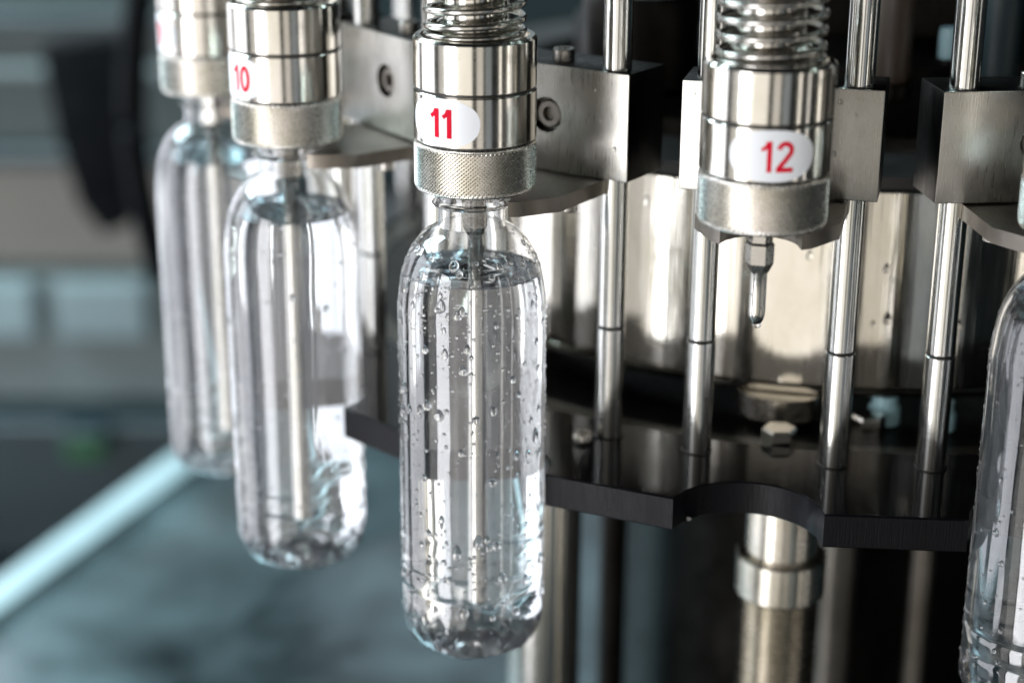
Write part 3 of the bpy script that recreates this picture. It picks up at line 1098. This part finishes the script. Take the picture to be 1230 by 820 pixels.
HEX_ME = to_mesh("hex_bolt", hex_bm(0.0080, 0.0095), M['collar'], True, 20)
for (x, y, z, lab) in ((-0.0632, -0.2640, -0.1284, "blurred bright hex bolt on the carrier disc below the nozzle of head 12"),
                       (-0.0200, -0.2480, -0.1284, "blurred hex bolt on the carrier disc between the two right guide rods")):
    o = link_mesh("hex_bolt", HEX_ME)
    o.location = (x, y, z)
    tag(o, lab, "bolt", "hex bolts on the carrier disc")
for i, (x, y, z, r, mt, lab) in enumerate((
        (-0.0100, -0.2350, -0.1180, 0.0075, 'blue_fit', "pale blue round fitting under the drum near the right rods"),
        (0.0150, -0.2430, -0.1180, 0.0065, 'blue_fit', "small pale blue fitting under the drum by the right bottle"))):
    g = thing("pipe_fitting", lab, "fitting", Matrix.Translation((x, y, z)))
    bm = lathe_bm([(0, -0.0095), (r, -0.0095), (r, -0.002), (r * 0.8, 0.0), (r * 0.8, 0.004), (0, 0.004)], 32)
    part("fitting_body", bm, M[mt], g)
    part("fitting_nut", hex_bm(r * 0.7, 0.004), M['collar'], g, Matrix.Translation((0, 0, -0.0120)))

tb = thing("carousel_table", "wet dark steel table under the carousel, blurred at the bottom of the frame", "table")
part("table_top", lathe_bm([(0.0, -0.475), (0.4195, -0.475), (0.42, -0.4745), (0.42, -0.4505), (0.4195, -0.450), (0.0, -0.450)], 160), M['table'], tb)
part("table_pedestal", lathe_bm([(0.0, -1.299), (0.30, -1.299), (0.30, -0.4755), (0.0, -0.4755)], 96), M['dark_steel'], tb)

# round dark fittings above the drum between the rods
for (x, y, z, r, mt, lab) in ((-0.120, -0.105, 0.050, 0.030, 'dark_steel', "dark round cover behind the slide block of head 11"),
                              (-0.004, -0.168, 0.065, 0.0085, 'brown', "blurred brown hose in the dark between the right guide rods"),
                              (0.020, -0.176, 0.046, 0.0050, 'blue_fit', "pale blue blurred valve cap in the dark at top right"),
                              (0.046, -0.165, 0.060, 0.0100, 'navy', "dark teal blurred fitting at the top right corner")):
    g = thing("machine_fitting", lab, "fitting", Matrix.Translation((x, y, z)))
    part("fitting_body", lathe_bm([(0, -0.045), (r * 0.9, -0.045), (r, -0.042), (r, -0.002), (r * 0.92, 0.003), (0, 0.003)], 48), M[mt], g)
    if mt == 'blue_fit': g.scale.z = 0.3
    part("fitting_flange", lathe_bm([(r * 0.8, -0.052), (r * 1.15, -0.052), (r * 1.15, -0.0455), (r * 0.8, -0.0455)], 48, True), M['dark_steel'], g)

# ------------------------------------------------------------------ blurred hall on the left
def guard(name, label, cat, boxes):
    g = thing(name, label, cat)
    for nm, b, mt in boxes:
        part(nm, box_bm(*b, bev=0.004, seg=1), M[mt], g, smooth=False)
    return g


guard("guard_panel", "blurred teal machine guard with horizontal bars at upper left", "guard panel", [
    ("panel", (-1.5, -0.50, 1.50, 1.52, -0.42, 0.6), 'teal_panel'),
    ("bar", (-1.5, -0.50, 1.46, 1.50, -0.300, -0.285), 'grey_teal'),
    ("bar", (-1.5, -0.50, 1.46, 1.50, -0.430, -0.405), 'navy'),
    ("bar", (-1.5, -0.50, 1.46, 1.50, -0.235, -0.215), 'navy')])
guard("cabinet", "blurred beige cabinet below the teal guard at left", "cabinet", [
    ("cabinet_body", (-1.6, -0.55, 1.54, 1.95, -0.60, -0.43), 'beige'),
    ("cabinet_top", (-1.62, -0.54, 1.53, 1.96, -0.428, -0.415), 'green')])
guard("conveyor_cabinet", "blurred grey machine base with two pale teal panels at left", "machine", [
    ("base_body", (-1.6, -0.55, 1.50, 2.0, -0.80, -0.605), 'grey_teal'),
    ("pale_panel", (-1.20, -0.885, 1.47, 1.50, -0.69, -0.605), 'pale_teal'),
    ("pale_panel", (-0.855, -0.72, 1.47, 1.50, -0.69, -0.605), 'pale_teal')])
guard("plinth", "dark teal plinth under the blurred machine base at left", "plinth", [
    ("plinth_body", (-1.7, -0.55, 1.42, 2.0, -1.30, -0.805), 'navy'),
    ("plinth_rail", (-1.7, -0.55, 1.405, 1.42, -1.05, -1.02), 'black_paint')])
o = part("machine_bracket", prism_bm([(-0.72, -0.175), (-0.612, -0.165), (-0.615, -0.32), (-0.635, -0.385), (-0.665, -0.395), (-0.69, -0.36), (-0.708, -0.28)], -0.06, 0.0, 0.004), M['black_paint'])
o.matrix_world = Matrix(((1, 0, 0, 0), (0, 0, -1, 1.0), (0, 1, 0, 0), (0, 0, 0, 1)))
tag(o, "black tapering blurred bracket hanging in front of the teal guard", "bracket")
pth = [Vector((-0.520 - 0.018 * sin(pi * i / 24), 0.62, -0.04 - 0.29 * i / 24)) for i in range(25)]
o = part("hose", sweep_bm(pth, 0.0135, 12), M['black_paint'])
tag(o, "black curved hose hanging left of the most blurred bottle", "hose")
bx = guard("push_button_box", "blurred green box on the dark plinth at left", "box", [
    ("box_body", (-0.82, -0.765, 1.33, 1.40, -0.825, -0.79), 'green'),
    ("box_lid", (-0.825, -0.76, 1.325, 1.405, -0.789, -0.783), 'navy')])

# conveyor: pale rail running diagonally, shiny deck beside it
dirv = (Vector((-0.566, 0.876, 0)) - Vector((-0.683, 0.553, 0))).normalized()
nrm = Vector((dirv.y, -dirv.x, 0))
rm = Matrix((dirv, -nrm, Vector((0, 0, 1)))).transposed().to_4x4()
rm.translation = Vector((-0.676, 0.533, -0.62))
cv = thing("conveyor", "blurred conveyor with a pale diagonal rail and a shiny deck at lower left", "conveyor", rm)
part("guide_rail", box_bm(-0.9, 1.1, -0.018, 0.024, -0.035, 0.0, 0.004), M['rail'], cv)
part("deck", box_bm(-0.9, 0.75, -0.48, -0.0195, -0.09, -0.012, 0.003), M['deck'], cv)
part("side_frame", box_bm(-0.9, 1.1, 0.032, 0.055, -0.40, -0.06, 0.003), M['navy'], cv)
for x in (-0.5, 0.3):
    part("leg", box_bm(x - 0.02, x + 0.02, -0.30, -0.26, -0.68, -0.092, 0.003), M['dark_steel'], cv)
